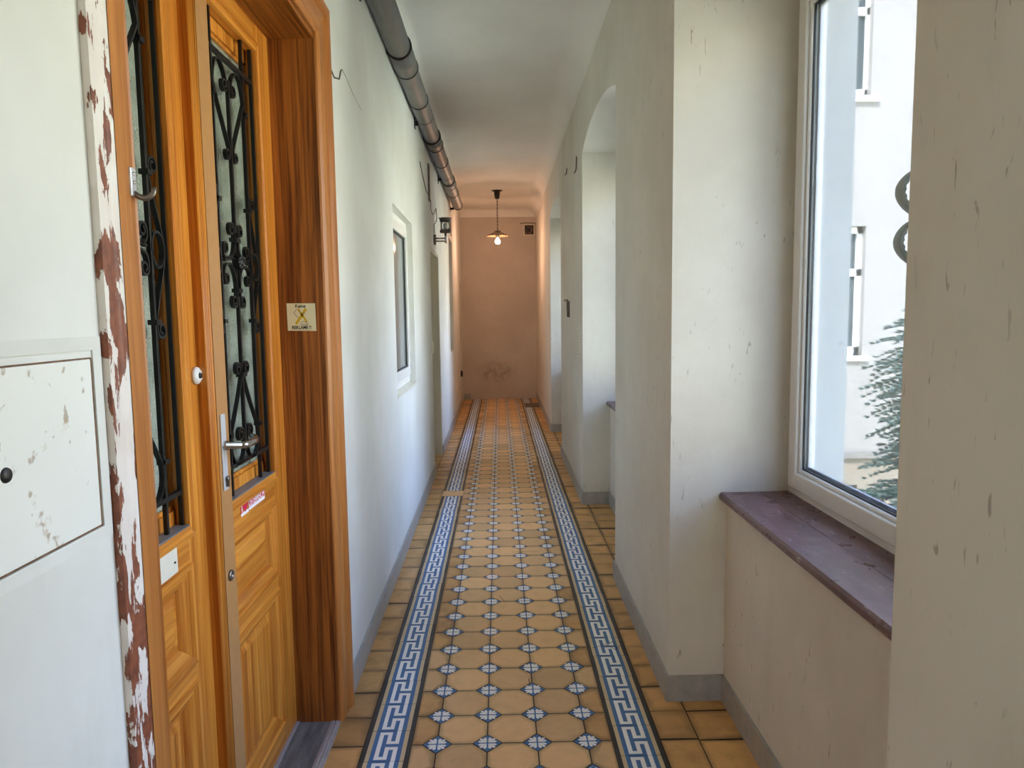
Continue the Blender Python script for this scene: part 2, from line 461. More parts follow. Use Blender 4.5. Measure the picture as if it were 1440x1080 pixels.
# ------------------------------------------------------------------ ceiling with coves
cm = MB()
ys = [YN] + [YN + (YE - YN) * i / 60 for i in range(1, 58)] + [YE - .5, YE - .2]
ys = sorted(set(ys + [YE - .13 * (1 - math.cos(PI / 2 * i / 8)) for i in range(9)]))
xsr = [1 - math.cos(PI / 2 * i / 12) for i in range(13)]
def drop(x, y):
    a, b = x - xl(y), xr(y) - x
    d = 0
    for dist, R in ((a, .10), (b, .17), (YE - y, .13)):
        dist = max(dist, 0)
        if dist < R: d = max(d, R - math.sqrt(max(0, R * R - (R - dist) ** 2)))
    return d
def xrow(y):
    L, R = xl(y), xr(y)
    a = [L + .10 * q for q in xsr]
    b = [R - .17 * q for q in xsr][::-1]
    mid = [a[-1] + (b[0] - a[-1]) * i / 6 for i in range(1, 6)]
    return a + mid + b
rows = [[(x, y, CEIL - drop(x, y)) for x in xrow(y)] for y in ys]
w = len(rows[0])
cm.mesh([p for r in rows for p in r], [(i * w + j, i * w + j + 1, (i + 1) * w + j + 1, (i + 1) * w + j) for i in range(len(rows) - 1) for j in range(w - 1)], 0, True)
ceil = cm.build('ceiling', M['ceiling'])
tag(ceil, 'pale plaster ceiling rounded into the walls', 'ceiling', kind='structure')
rm = MB(); rm.box(-1.3, 1.30, YN - .2, YE + .2, CEIL + .01, CEIL + .35)  # unseen roof box, added to keep the sun out of the corridor
tag(rm.build('ceiling_sun_blocker', M['ceiling']), 'unseen slab added above the corridor ceiling to block the sun', 'ceiling', kind='structure')

# ------------------------------------------------------------------ left wall
DOORS = {'d1': (1.20, 2.52, 0, 2.49), 'd2': (6.66, 7.62, 0, 2.16), 'd3': (12.02, 12.62, 0, 2.08)}
WINS = {'w4': (4.25, 5.23, 1.01, 2.18), 'w5': (9.38, 10.10, 1.04, 2.55)}
wl = MB()
ops = sorted(list(DOORS.values()) + list(WINS.values()))
TOP = CEIL + .02
y = YN
def strips(mb, y0, y1, z0, z1):
    k = max(1, int((y1 - y0) / .6))
    for i in range(k):
        mb.box(-.36, 0, y0 + (y1 - y0) * i / k, y0 + (y1 - y0) * (i + 1) / k, z0, z1)
for (a, b, z0, z1) in ops:
    strips(wl, y, a, 0, TOP)
    strips(wl, a, b, z1, TOP)
    if z0 > 0: strips(wl, a, b, 0, z0)
    y = b
strips(wl, y, YE + .2, 0, TOP)
wl.box(-.42, -.36, YN, YE + .2, 0, TOP)
tag(wl.build('wall_left', M['wall'], warp=WL), 'long white plaster wall with the doors', 'wall', kind='structure')
we = MB(); we.box(-1.1, 1.35, YE, YE + .2, 0, TOP)
tag(we.build('wall_far', M['wall_end']), 'bare end wall of the corridor with a dark smudge low down', 'wall', kind='structure')
wn = MB(); ring_z = ((-1.1, -.50, 0, TOP), (.20, 1.35, 0, TOP), (-.50, .20, 0, .35), (-.50, .20, 2.75, TOP))
for (x0, x1, z0, z1) in ring_z: wn.box(x0, x1, YN - .2, YN, z0, z1)
tag(wn.build('wall_near', M['wall']), 'unseen wall closing the corridor behind the viewer, with a wide window added for light', 'wall', kind='structure')
wn = empty('window_7', (0, YN - .1, .35), 'unseen window added in the wall behind the viewer to let in more light', 'window', kind='structure')  # invented window, lets extra daylight in from behind the camera
m = MB()
for (x0, x1, z0, z1) in ((-.50, -.44, .35, 2.75), (.14, .20, .35, 2.75), (-.44, .14, .35, .42), (-.44, .14, 2.68, 2.75), (-.18, -.12, .42, 2.68)): m.box(x0, x1, YN - .12, YN - .06, z0, z1)
m.build('window_frame', M['pvc'], wn)
m = MB(); m.box(-.44, .14, YN - .095, YN - .09, .42, 2.68); m.build('pane', M['glass'], wn)

# ------------------------------------------------------------------ right wall: pillars, arched niches, parapets
def arch(a, b, z0=2.73, rise=0.11, n=20):
    c = (a + b) / 2; h = (b - a) / 2; R = (h * h + rise * rise) / (2 * rise); zc = z0 + rise - R
    t = math.asin(h / R)
    return [(c + R * math.sin(t0), zc + R * math.cos(t0)) for t0 in [-t + 2 * t * i / n for i in range(n + 1)]]
wr = MB(); orv = MB()
prev = YN
for (a, b) in NICHES:
    wr.box(0, WT, prev, a, 0, TOP)
    ar = arch(a, b)
    for (p, q) in zip(ar[:-1], ar[1:]):
        wr.prism_x([(p[0], p[1]), (q[0], q[1]), (q[0], TOP), (p[0], TOP)], 0, WT)
    wr.box(RD, WT, a, b, 0, SILL - .03)
    for (p, q) in ((a, a + .01), (b - .01, b)): orv.box(WD + .08, WT, p, q, SILL - .03, 2.73)
    prev = b
wr.box(0, WT, prev, YE + .2, 0, TOP)
o = wr.build('wall_right', M['wall_right'], warp=WR)
bm = bmesh.new(); bm.from_mesh(o.data)
bmesh.ops.remove_doubles(bm, verts=bm.verts, dist=1e-5); bm.to_mesh(o.data); bm.free()
tag(o, 'white plaster wall of thick pillars and arched window niches', 'wall', kind='structure')

tag(orv.build('trim_1', M['outer'], warp=WR), 'grey-white rendered outer window reveals', 'reveal', kind='structure')
# baseboards: painted bands following the wall foot
BH, BT = .102, .012
bb = MB()
for a, b in ((YN, 1.06), (2.66, 6.66), (7.62, 12.02), (12.62, YE)):
    k = max(1, int((b - a) / .5))
    for i in range(k): bb.box(0, BT, a + (b - a) * i / k, a + (b - a) * (i + 1) / k, 0, BH)
tag(bb.build('baseboard_left', M['baseboard'], warp=WL), 'grey painted band along the foot of the left wall', 'baseboard', kind='structure')
bb = MB(); prev = YN
for (a, b) in NICHES:
    bb.box(-BT, 0, prev, a + BT, 0, BH)
    bb.box(0, RD, a, a + BT, 0, BH); bb.box(RD - BT, RD, a, b, 0, BH); bb.box(0, RD, b - BT, b, 0, BH)
    prev = b - BT
bb.box(-BT, 0, prev, YE, 0, BH)
tag(bb.build('baseboard_right', M['baseboard'], warp=WR), 'grey painted band round the feet of the pillars and niches', 'baseboard', kind='structure')
bb = MB(); bb.box(xl(12.7), -.53, YE - .03, YE, 0, .105)
tag(bb.build('baseboard_far', M['baseboard']), 'short grey block at the foot of the end wall corner', 'baseboard', kind='structure')

# ------------------------------------------------------------------ niche windows
def ring(mb, x0, x1, y0, y1, z0, z1, wy, wz, mi=0):
    mb.box(x0, x1, y0, y0 + wy, z0, z1, mi); mb.box(x0, x1, y1 - wy, y1, z0, z1, mi)
    mb.box(x0, x1, y0 + wy, y1 - wy, z0, z0 + wz, mi); mb.box(x0, x1, y0 + wy, y1 - wy, z1 - wz, z1, mi)
def mitre_ring(mb, x_of, yz0, yz1, mi=0):
    """sloped rectangular moulding: list of (inset, x) profile points round a rectangle"""
    (ya, za), (yb, zb) = yz0, yz1
    loops = [[(x, ya + d, za + d), (x, yb - d, za + d), (x, yb - d, zb - d), (x, ya + d, zb - d)] for d, x in x_of]
    for A, B in zip(loops[:-1], loops[1:]):
        for i in range(4):
            j = (i + 1) % 4
            mb.face([A[i], A[j], B[j], B[i]], 1 if i in (0, 2) else 0)
M['pull'] = plain('grey-green plastic', rgb(156, 166, 162), 0.4, var=0.04)
wlab = ['white plastic window in the niche behind the viewer',
        'large white plastic window with a wide brown sill in the nearest niche',
        'window in the second arched niche, only its sill corner showing',
        'window in the farthest arched niche']
for k, (a, b) in enumerate(NICHES):
    xf = xr((a + b) / 2) + WD
    root = empty('window_%d' % (k + 1), (xf, (a + b) / 2, SILL), wlab[k], 'window', kind='structure')
    zt = 2.657
    fr = MB(); ring(fr, xf, xf + .07, a, b, SILL, zt, .045, .05)
    fr.build('window_frame', M['pvc'], root, bevel=.004)
    mid = (a + b) / 2
    cut = mid - .11
    lb = MB(); lb.box(xf, xf + .12, a, b, zt, 2.86); lb.build('lintel_panel', M['wall_right'], root)
    for (p, q) in ((a + .03, cut), (cut, b - .03)):
        sm_ = MB()
        ring(sm_, xf - .016, xf + .05, p, q, SILL + .03, zt - .03, .062, .062)
        # stepped glazing bead
        ring(sm_, xf - .004, xf + .05, p + .062, q - .062, SILL + .092, zt - .092, .014, .014)
        s_ = sm_.build('casement', M['pvc'], root, bevel=.005)
        gk = MB(); ring(gk, xf + .006, xf + .012, p + .076, q - .076, SILL + .106, zt - .106, .005, .005)
        gk.build('gasket', M['rubber'], s_)
        gp = MB(); gp.box(xf + .012, xf + .014, p + .076, q - .076, SILL + .106, zt - .106)
        gp.build('pane', M['glass'], s_)
        g3 = MB(); ring(g3, xf + .022, xf + .03, p + .076, q - .076, SILL + .106, zt - .106, .012, .012)
        g3.build('spacer', M['aluminium'], s_)
    sl = MB()
    x0 = xr((a + b) / 2) + RD
    nose = [(-.022, -.03), (-.028, -.022), (-.028, -.008), (-.02, 0), (.125, 0), (.127, -.003), (.129, 0), (WD - RD, 0.002), (WD - RD, -.03)]
    v_ = []
    for yy in (a - .012, b + .0): v_ += [(x0 + p, yy, SILL + q) for p, q in nose]
    m_ = len(nose)
    sl.mesh(v_, [tuple(range(m_))[::-1], tuple(range(m_, 2 * m_))] + [(i, (i + 1) % m_, m_ + (i + 1) % m_, m_ + i) for i in range(m_)])
    note(sl.build('window_sill', M['sill'], root), 'brown painted wooden sill with peeling spots')
    if k == 1:
        for zc in (1.80, 1.675):      # two D-shaped pulls on the meeting stile
            h = MB(); n_ = 26; outer = []; inner = []
            rings = []
            for i in range(n_ + 1):
                t = -1 + 2 * i / n_
                bul = .058 * (1 - t * t) ** .8
                zz = zc + t * .062
                wob = .003 * math.sin(t * 24) * (1 - abs(t) ** 4)
                xo = xf - .022 - bul
                xi = min(xo + .0115 + wob * .7, xf - .012)
                rings.append([(xo + .003, 1.772, zz), (xo - .001, 1.778, zz), (xo - .001, 1.800, zz), (xo + .003, 1.806, zz), (xi, 1.806, zz), (xi, 1.772, zz)])
            h.sweep(rings, None, 0, False, True)
            h.box(xf - .028, xf - .014, 1.778, 1.800, zc - .068, zc - .052); h.box(xf - .028, xf - .014, 1.778, 1.800, zc + .052, zc + .068)
            note(h.build('pull_handle', M['pull'], root), 'grey D-shaped pull handle with finger grooves')

# ------------------------------------------------------------------ door_1
XW = -.614
YA, YB, ZT = 1.215, 2.50, 2.47
d1 = empty('door_1', (-.70, 1.86, 0), 'old double-leaf wooden door with black iron scroll grilles', 'door', kind='structure')
# casing swept round the opening with mitred corners; its outer half on the near side is painted over
prof = [(0, -.003), (.001, .004), (.006, .009), (.010, .014), (.014, .012), (.062, .012), (.065, .013), (.070, .013), (.080, .016), (.086, .011), (.092, .011), (.100, .024), (.118, .028), (.134, .020), (.146, .004), (.146, -.03)]
def casing_path(d): return [(YA - d, 0), (YA - d, ZT + d), (YB + d, ZT + d), (YB + d, 0)]
ca = MB(); top = MB(); pe_ = MB()
for (d0, h0), (d1_, h1) in zip(prof[:-1], prof[1:]):
    A, B = casing_path(d0), casing_path(d1_)
    for i in range(3):
        qd = [(XW + h0, *A[i]), (XW + h0, *A[i + 1]), (XW + h1, *B[i + 1]), (XW + h1, *B[i])]
        if i == 0 and d0 >= .0645: pe_.face([(min(p[0], XW + .012), max(p[1], YA - .122), p[2]) for p in qd])
        else: ca.face(qd, 1 if i == 1 else 0)
c_ = ca.build('casing', [M['wood_case'], M['wood_case_h']], d1)
o = pe_.build('painted_edge', M['peel'], d1); note(o, 'edge of the door casing in white paint peeling off red-brown')
j = MB()
j.box(-.80, XW - .004, YB, YB + .02, 0, ZT); j.box(-.80, XW - .004, YA - .02, YA, 0, ZT); 
o = j.build('jamb', M['wood_jamb'], d1); note(o, 'dark brown combed jamb lining')
j = MB(); j.box(-.80, XW - .004, YA, YB, ZT - .02, ZT)
o = j.build('head_lining', M['wood_jamb_h'], d1); note(o, 'dark brown head lining')
th = MB(); th.box(-.765, -.648, YA, YB, -.01, .004)
note(th.build('threshold', M['stone'], d1), 'worn grey stone threshold')
tr = MB()
for xa in (-.648,): 
    tr.box(xa, xa + .036, YA, YB, -.01, .006); tr.box(xa + .008, xa + .012, YA, YB, .006, .0085); tr.box(xa + .02, xa + .024, YA, YB, .006, .0085)
note(tr.build('threshold_strip', M['aluminium'], d1), 'ribbed aluminium edging strip')
tr = MB(); tr.box(-.785, -.765, YA, YB, -.01, .008)
note(tr.build('threshold_strip', M['aluminium'], d1), 'aluminium strip under the door leaves')
LEAFTOP = 2.45
def leaf(xf, ya, yb, oy0, oy1, label):
    """one door leaf: stiles, rails, two sunk panels and a glazed opening"""
    th_ = .028; xb = xf - th_
    oz0, oz1 = .983, 2.362
    p1 = (.628, .880); p2 = (.086, .572)
    lf = MB()
    for (p, q) in ((ya, oy0), (oy1, yb)): lf.box(xb, xf, p, q, .012, LEAFTOP, 0)
    for (p, q) in ((.012, p2[0]), (p2[1], p1[0]), (p1[1], oz0), (oz1, LEAFTOP)): lf.box(xb, xf, oy0, oy1, p, q, 1)
    root = lf.build('door_leaf', [M['wood_v'], M['wood_h']], d1); note(root, label)
    for (za, zb), (mi) in ((p1, 1), (p2, 0)):
        pm = MB()
        mitre_ring(pm, [(-.006, xf), (-.004, xf + .006), (.008, xf + .006), (.014, xf - .002), (.022, xf - .002), (.045, xf - .013), (.050, xf - .020)], (oy0, za), (oy1, zb))
        pm.build('panel_moulding', [M['wood_v'], M['wood_h']], root)
        pf = MB()
        mitre_ring(pf, [(.045, xf - .020), (.062, xf - .020), (.080, xf - .013), (.084, xf - .013)], (oy0, za), (oy1, zb))
        d = .084
        pf.face([(xf - .013, oy0 + d, za + d), (xf - .013, oy1 - d, za + d), (xf - .013, oy1 - d, zb - d), (xf - .013, oy0 + d, zb - d)])
        pf.box(xb, xf - .021, oy0, oy1, za, zb)
        pf.build('panel', [M['wood_h'] if mi else M['wood_v']] * 2, root)
    gm = MB()
    mitre_ring(gm, [(-.034, xf), (-.032, xf + .005), (-.022, xf + .007), (-.018, xf + .002), (-.012, xf + .002), (-.008, xf + .006), (0, xf + .005), (.002, xf - .004), (.002, xb)], (oy0, oz0), (oy1, oz1))
    gm.build('glazing_moulding', [M['wood_v'], M['wood_h']], root)
    lg = MB(); lg.prism_x([(oy0, oz0 - .002), (oy1, oz0 - .002), (oy1, oz0 + .004), (oy0, oz0 + .004)], xb - .02, xf + .004)
    note(lg.build('ledge', M['stone'], root), 'grey weathered ledge under the glass')
    # inner glazing casement behind the grille
    gx = xb - .004
    ig = MB()
    ring(ig, gx - .03, gx, oy0 - .06, oy1 + .09, oz0 - .06, oz1 + .06, .075, .10)
    ring(ig, gx - .03, gx - .008, oy0 + .0, oy1 + .03, oz0 + .03, oz1 - .03, .018, .02)
    ig.build('glazing_frame', M['wood_v'], root)
    gp = MB(); gp.box(gx - .022, gx - .018, oy0 + .01, oy1 + .03, oz0 + .04, oz1 - .04)
    note(gp.build('glass_pane', M['door_glass'], root), 'greenish patterned glass')
    return root
rightL = leaf(-.775, 1.862, YB, 1.972, 2.364, 'right-hand leaf with the handle')
leftL = leaf(-.795, YA, 1.862, 1.352, 1.750, 'left-hand fixed leaf')
# astragal with beads and the flat tan meeting strip on the right-hand leaf
a_ = MB()
a_.box(-.795, -.771, 1.852, 1.864, .012, LEAFTOP)
for yy in (1.858, 1.868, 1.879, 1.892): a_.tube([(-.7725, yy, .012), (-.7725, yy, LEAFTOP)], .0052, 8)
a_.box(-.777, -.7715, 1.862, 1.897, .012, LEAFTOP)
a_.build('astragal', M['wood_v'], d1)
a_ = MB(); a_.box(-.777, -.7675, 1.898, 1.974, .012, LEAFTOP)
note(a_.build('lock_stile_strip', M['wood_tan'], d1), 'flat tan painted strip')

# iron grille
def spiral(cy, cz, r, a0, turns, sgn, n=22, r_end=.35):
    return [(cy + (r * (1 - (1 - r_end) * i / n)) * math.cos(a0 + sgn * 2 * PI * turns * i / n),
             cz + (r * (1 - (1 - r_end) * i / n)) * math.sin(a0 + sgn * 2 * PI * turns * i / n)) for i in range(n + 1)]
def smooth(pts, k=8):
    out = []
    P = [pts[0]] + list(pts) + [pts[-1]]
    for i in range(1, len(P) - 2):
        for j in range(k):
            t = j / k
            out.append(tuple(0.5 * (2 * P[i][d] + (P[i + 1][d] - P[i - 1][d]) * t + (2 * P[i - 1][d] - 5 * P[i][d] + 4 * P[i + 1][d] - P[i + 2][d]) * t * t + (3 * P[i][d] - P[i - 1][d] - 3 * P[i + 1][d] + P[i + 2][d]) * t ** 3) for d in range(2)))
    out.append(pts[-1]); return out
def make_grille(xg, yc, label):
    g = MB()
    z0, z1 = .985, 2.36
    def flat(mb, y0, y1, za, zb, w=.010): mb.box(xg - w / 2, xg + w / 2, y0, y1, za, zb)
    for s in (-1, 1): flat(g, yc + .012 + s * .190 - .005, yc + .012 + s * .190 + .005, z0, z1)
    root = g.build('iron_grille', M['iron'], d1); note(root, label)
    for s in (-1, 1):
        b = MB(); flat(b, yc + s * .122 - .005, yc + s * .122 + .005, z0, z1); b.build('upright_bar', M['iron'], root)
    for zz in (2.255, 1.072):
        b = MB(); flat(b, yc - .180, yc + .205, zz - .006, zz + .006, .012); b.build('cross_bar', M['iron'], root)
    b = MB()
    for za, zb in ((1.76, 2.20), (1.34, 1.57), (1.10, 1.36)): flat(b, yc - .005, yc + .005, za, zb, .010)
    b.build('centre_bar', M['iron'], root)
    def sc(paths, name='scroll', w=.012):
        m = MB()
        for p in paths:
            m.ribbon([(yc + q[0], q[1]) for q in p], w, .0055, xg)
        m.build(name, M['iron'], root)
    for s in (-1, 1):
        mir = lambda path: [(s * p[0], p[1]) for p in path]
        # arched hooks under the top bar
        sc([mir(smooth([(.120, 2.120), (.118, 2.175), (.095, 2.228), (.062, 2.240), (.030, 2.215), (.014, 2.180)]) + spiral(.034, 2.180, .020, PI, 1.3, 1))])
        # V towards the centre
        sc([mir([(.119, 2.165), (.014, 2.005)] + spiral(.031, 1.985, .018, PI * .9, 1.35, 1))])
        # lyre above the rosette
        sc([mir(smooth([(.002, 1.672), (.012, 1.70), (.012, 1.735), (.014, 1.762)]) + spiral(.034, 1.766, .021, PI, 1.4, -1))])
        # four arms round the rosette
        sc([mir(smooth([(.003, 1.672), (.03, 1.684), (.064, 1.684), (.100, 1.672)])), mir(smooth([(.012, 1.735), (.025, 1.70), (.055, 1.678), (.095, 1.683), (.105, 1.70)]) + spiral(.086, 1.708, .019, -.3, 1.3, 1))])
        sc([mir(smooth([(.012, 1.60), (.025, 1.64), (.055, 1.664), (.095, 1.655), (.106, 1.632)]) + spiral(.087, 1.622, .019, .3, 1.3, -1))])
        # stem below the rosette
        sc([mir(smooth([(.002, 1.672), (.013, 1.64), (.013, 1.60), (.014, 1.560)]) + spiral(.034, 1.556, .021, PI, 1.4, 1))])
        # pair over the lower V
        sc([mir([(.010, 1.330), (.013, 1.350)] + spiral(.034, 1.353, .021, PI, 1.4, -1))])
        # lower V and heart
        sc([mir(smooth([(.008, 1.332), (.045, 1.265), (.085, 1.205), (.113, 1.160), (.113, 1.115), (.090, 1.080), (.055, 1.070), (.025, 1.090), (.012, 1.125), (.016, 1.155)]) + spiral(.040, 1.155, .024, PI, 1.35, -1))])
        # side scroll with its ring
        sc([mir(spiral(.150, 1.862, .021, PI, 1.35, -1)[::-1] + smooth([(.129, 1.850), (.131, 1.83), (.150, 1.775), (.174, 1.715), (.186, 1.668), (.174, 1.620), (.150, 1.562), (.131, 1.51), (.129, 1.490)]) + spiral(.150, 1.478, .021, PI, 1.35, 1))])
        sc([mir([(.154 + .029 * math.cos(2 * PI * i / 24), 1.668 + .042 * math.sin(2 * PI * i / 24)) for i in range(25)])], 'ring')
        for zz in (2.135, 1.842, 1.497, 1.165):
            c = MB(); c.box(xg - .011, xg + .011, yc + s * .125 - .011, yc + s * .125 + .011, zz - .006, zz + .006); c.build('collar', M['iron'], root)
    for zz in (1.738, 1.588, 1.334):
        c = MB(); c.box(xg - .011, xg + .011, yc - .018, yc + .018, zz - .006, zz + .006); c.build('collar', M['iron'], root)
    ro = MB()
    for i in range(8):
        a = 2 * PI * i / 8
        ro.lathe([(.001, -.006), (.009, -.003), (.010, .004), (.001, .008)], (xg + .012, yc + .014 * math.cos(a), 1.672 + .014 * math.sin(a)), 'x', 8)
    ro.lathe([(.001, -.012), (.012, -.008), (.013, .012), (.009, .02), (.001, .022)], (xg, yc, 1.672), 'x', 12)
    ro.build('rosette', M['iron'], root)
    return root
make_grille(-.789, 2.153, 'scrolled iron grille of the right-hand leaf')
make_grille(-.809, 1.545, 'scrolled iron grille of the left-hand leaf')

# lock furniture
M['plate'] = plain('pale aluminium', rgb(206, 206, 208), 0.35, 0.25, var=0.04)
hp = MB(); hp.box(-.7675, -.7635, 1.913, 1.945, 1.03, 1.243)
o = hp.build('handle_plate', M['plate'], d1, bevel=.0015); note(o, 'long steel backplate')
lv = MB()
lv.lathe([(.0135, 0), (.0135, .008), (.010, .009), (.009, .05)], (-.7635, 1.929, 1.155), 'x', 16)
lv.tube([(-.720, 1.929, 1.155), (-.712, 1.936, 1.155), (-.709, 1.955, 1.155), (-.709, 1.99, 1.154), (-.711, 2.02, 1.154), (-.722, 2.045, 1.157), (-.732, 2.055, 1.160)], [.009, .010, .0105, .011, .0115, .0105, .008], 12)
note(lv.build('door_handle', M['steel'], o), 'steel lever')
kc = MB(); kc.lathe([(.001, 0), (.008, .0), (.008, .008), (.001, .009)], (-.7635, 1.929, 1.062), 'x', 14)
kc.box(-.7655, -.7555, 1.925, 1.933, 1.040, 1.062)
kc.build('lock_cylinder', M['old_metal'], o)
lc = MB(); lc.lathe([(.016, 0), (.016, .004), (.012, .007), (.006, .007), (.005, .003), (.001, .003)], (-.7675, 1.931, .785), 'x', 18)
note(lc.build('lock_cylinder', M['old_metal'], d1), 'round lock cylinder below the handle')
bo = MB(); bo.lathe([(.024, 0), (.022, .008), (.014, .014), (.010, .014), (.008, .006), (.001, .006)], (-.795, 1.838, 1.357), 'x', 24)
note(bo.build('bolt_rosette', M['nickel'], d1), 'round white escutcheon')
hk = MB(); hk.lathe([(.008, .0), (.007, .009), (.001, .009)], (-.7868, 1.838, 1.357), 'x', 14); hk.build('key_hole', M['black'], bpy.data.objects['bolt_rosette'])
pl = MB(); pl.box(-.795, -.789, 1.560, 1.672, .892, .955)
note(pl.build('name_plate', M['pvc_old'], d1, bevel=.002), 'small cream plate on the left-hand leaf')
ps = MB(); ps.lathe([(.003, 0), (.003, .002), (.001, .003)], (-.789, 1.655, .921), 'x', 8); ps.build('screw', M['black'], bpy.data.objects['name_plate'])

# coat hook
ch = empty('coat_hook', (XW + .008, 1.197, 1.728), 'bent metal coat hook screwed to the near door casing', 'hook')
h = MB(); h.box(XW + .008, XW + .0155, 1.186, 1.204, 1.705, 1.752)
h.build('back_plate', M['aluminium'], ch, bevel=.002)
h = MB(); h.tube([(XW + .010, 1.196, 1.714), (XW + .020, 1.198, 1.706), (XW + .028, 1.201, 1.703), (XW + .036, 1.204, 1.706), (XW + .041, 1.206, 1.713), (XW + .042, 1.207, 1.722)], [.004, .0045, .005, .005, .0045, .0045], 10)
h.build('prong', M['old_metal'], ch)
for zz in (1.742, 1.728):
    h = MB(); h.lathe([(.0035, 0), (.003, .0015), (.0005, .002)], (XW + .0155, 1.195, zz), 'x', 8); h.build('screw', M['steel'], ch)

# ------------------------------------------------------------------ stickers
def text_mesh(name, body, size, mat, parent, loc, rot, sx=1.0, shear=0.0, align='CENTER', off=0.0):
    cu = bpy.data.curves.new(name + '_c', 'FONT'); cu.body = body; cu.size = size; cu.align_x = align; cu.offset = off; cu.shear = shear
    cu.extrude = .0001
    ob = bpy.data.objects.new(name + '_c', cu); COL.objects.link(ob)
    bpy.context.view_layer.update()
    dg = bpy.context.evaluated_depsgraph_get()
    me = bpy.data.meshes.new_from_object(ob.evaluated_get(dg))
    bpy.data.objects.remove(ob); bpy.data.curves.remove(cu)
    me.name = name; me.materials.clear(); me.materials.append(mat)
    R = Matrix.Rotation(rot[2], 4, 'Z') @ Matrix.Rotation(rot[0], 4, 'X') @ Matrix.Diagonal((sx, 1, 1, 1))
    me.transform(Matrix.Translation(Vector(loc) - Vector(parent.location)) @ R)
    o = bpy.data.objects.new(name, me); COL.objects.link(o); o.parent = parent
    return o
M['ink'] = plain('black ink', rgb(24, 24, 24), 0.6)
M['paper'] = plain('cream sticker', rgb(222, 216, 178), 0.4, var=0.03)
M['yellow'] = plain('yellow ink', rgb(206, 170, 30), 0.5)
M['red'] = plain('red sticker', rgb(206, 34, 70), 0.35, var=0.05)
M['white_ink'] = plain('white ink', rgb(246, 240, 240), 0.4, var=0.02)
M['grey_ink'] = plain('grey ink', rgb(150, 146, 128), 0.5)
st = empty('sticker', (-.696, 2.499, 1.508), 'square cream no-advertising sticker on the dark door jamb', 'sticker')
b = MB(); yp = 2.4985
b.face([(-.746, yp, 1.460), (-.646, yp, 1.458), (-.647, yp, 1.555), (-.747, yp, 1.556)])
b.face([(-.746, 2.4999, 1.460), (-.747, 2.4999, 1.556), (-.647, 2.4999, 1.555), (-.646, 2.4999, 1.458)])
b.build('backing', M['paper'], st)
b = MB(); yq = yp - .0003
def bar2(p, q, w, y_=yq):
    p, q = Vector((p[0], y_, p[1])), Vector((q[0], y_, q[1])); d = (q - p).normalized(); nn = Vector((-d.z, 0, d.x)) * w / 2
    b.face([p - nn, q - nn, q + nn, p + nn])
bar2((-.716, 1.483), (-.680, 1.536), .009); bar2((-.708, 1.537), (-.678, 1.490), .007)
note(b.build('crossed_bars', M['yellow'], st), 'yellow cross')
b = MB()
for (p, q) in (((-.722, 1.522), (-.712, 1.535)), ((-.722, 1.522), (-.708, 1.505)), ((-.705, 1.528), (-.696, 1.523)), ((-.702, 1.484), (-.690, 1.493)), ((-.690, 1.493), (-.672, 1.484)), ((-.700, 1.481), (-.674, 1.481)), ((-.690, 1.525), (-.684, 1.519))):
    bar2(p, q, .0022, yq - .0003)
note(b.build('line_drawing', M['grey_ink'], st), 'small grey line drawing of leaflets')
text_mesh('lettering', 'Keine', .0165, M['ink'], st, (-.699, yq, 1.5405), (PI / 2, 0, 0), .95, off=.0004)
text_mesh('lettering', 'REKLAME !!', .0165, M['ink'], st, (-.697, yq, 1.4655), (PI / 2, 0, 0), .82, off=.0004)
st = empty('sticker', (-.774, 2.155, .940), 'red and white sticker with a heart on the handle leaf', 'sticker')
xs_ = -.7742
b = MB(); b.box(-.7749, xs_, 2.118, 2.262, .919, .967); 
b.build('backing', M['red'], st)
b = MB(); b.box(-.7749, xs_ + .0002, 2.118, 2.262, .957, .967); b.box(-.7749, xs_ + .0002, 2.118, 2.262, .919, .929)
b.box(-.7749, xs_ + .0002, 2.052, 2.114, .917, .927); b.build('stripe', M['white_ink'], st)
b = MB(); pts = []
for i in range(28):
    t = 2 * PI * i / 28
    pts.append((2.088 + .0016 * 16 * math.sin(t) ** 3 * .95, .9435 + .00125 * (13 * math.cos(t) - 5 * math.cos(2 * t) - 2 * math.cos(3 * t) - math.cos(4 * t))))
b.prism_x(pts, -.7749, xs_ + .0004); b.build('heart', M['red'], st)
b = MB(); b.box(-.7749, xs_ + .0002, 2.052, 2.066, .926, .962); b.build('strip', M['red'], st)
text_mesh('lettering', 'I', .034, M['white_ink'], st, (xs_ + .0006, 2.059, .930), (PI / 2, 0, PI / 2), 1.0, off=.0006)
text_mesh('lettering', '\u00d6STERREICH', .031, M['white_ink'], st, (xs_ + .0006, 2.186, .9305), (PI / 2, 0, PI / 2), .80, off=.0005)

# ------------------------------------------------------------------ service panel in the near left wall
sp = empty('service_panel', (xl(.9), .89, 1.31), 'rust-spotted white metal cabinet door set in the near wall', 'cabinet')
xw = xl(.9)
b = MB(); ring(b, xw - .004, xw + .0025, .66, 1.088, 1.168, 1.478, .022, .020); b.build('frame', M['wall'], sp)
b = MB(); b.box(xw - .004, xw + .003, .685, 1.058, 1.192, 1.445); b.build('panel_door', M['rusty'], sp, bevel=.001)
b = MB(); b.box(xw - .004, xw + .0027, 1.0582, 1.0612, 1.189, 1.446); b.box(xw - .004, xw + .0027, .685, 1.06, 1.4453, 1.4473); b.box(xw - .004, xw + .0027, .685, 1.06, 1.1895, 1.1918)
note(b.build('rusty_gap', M['rust'], sp), 'rusty edge of the cabinet door')
b = MB(); b.lathe([(.010, 0), (.009, .0025), (.001, .0025)], (xw + .003, .862, 1.313), 'x', 16); b.build('lock_hole', M['black'], sp)

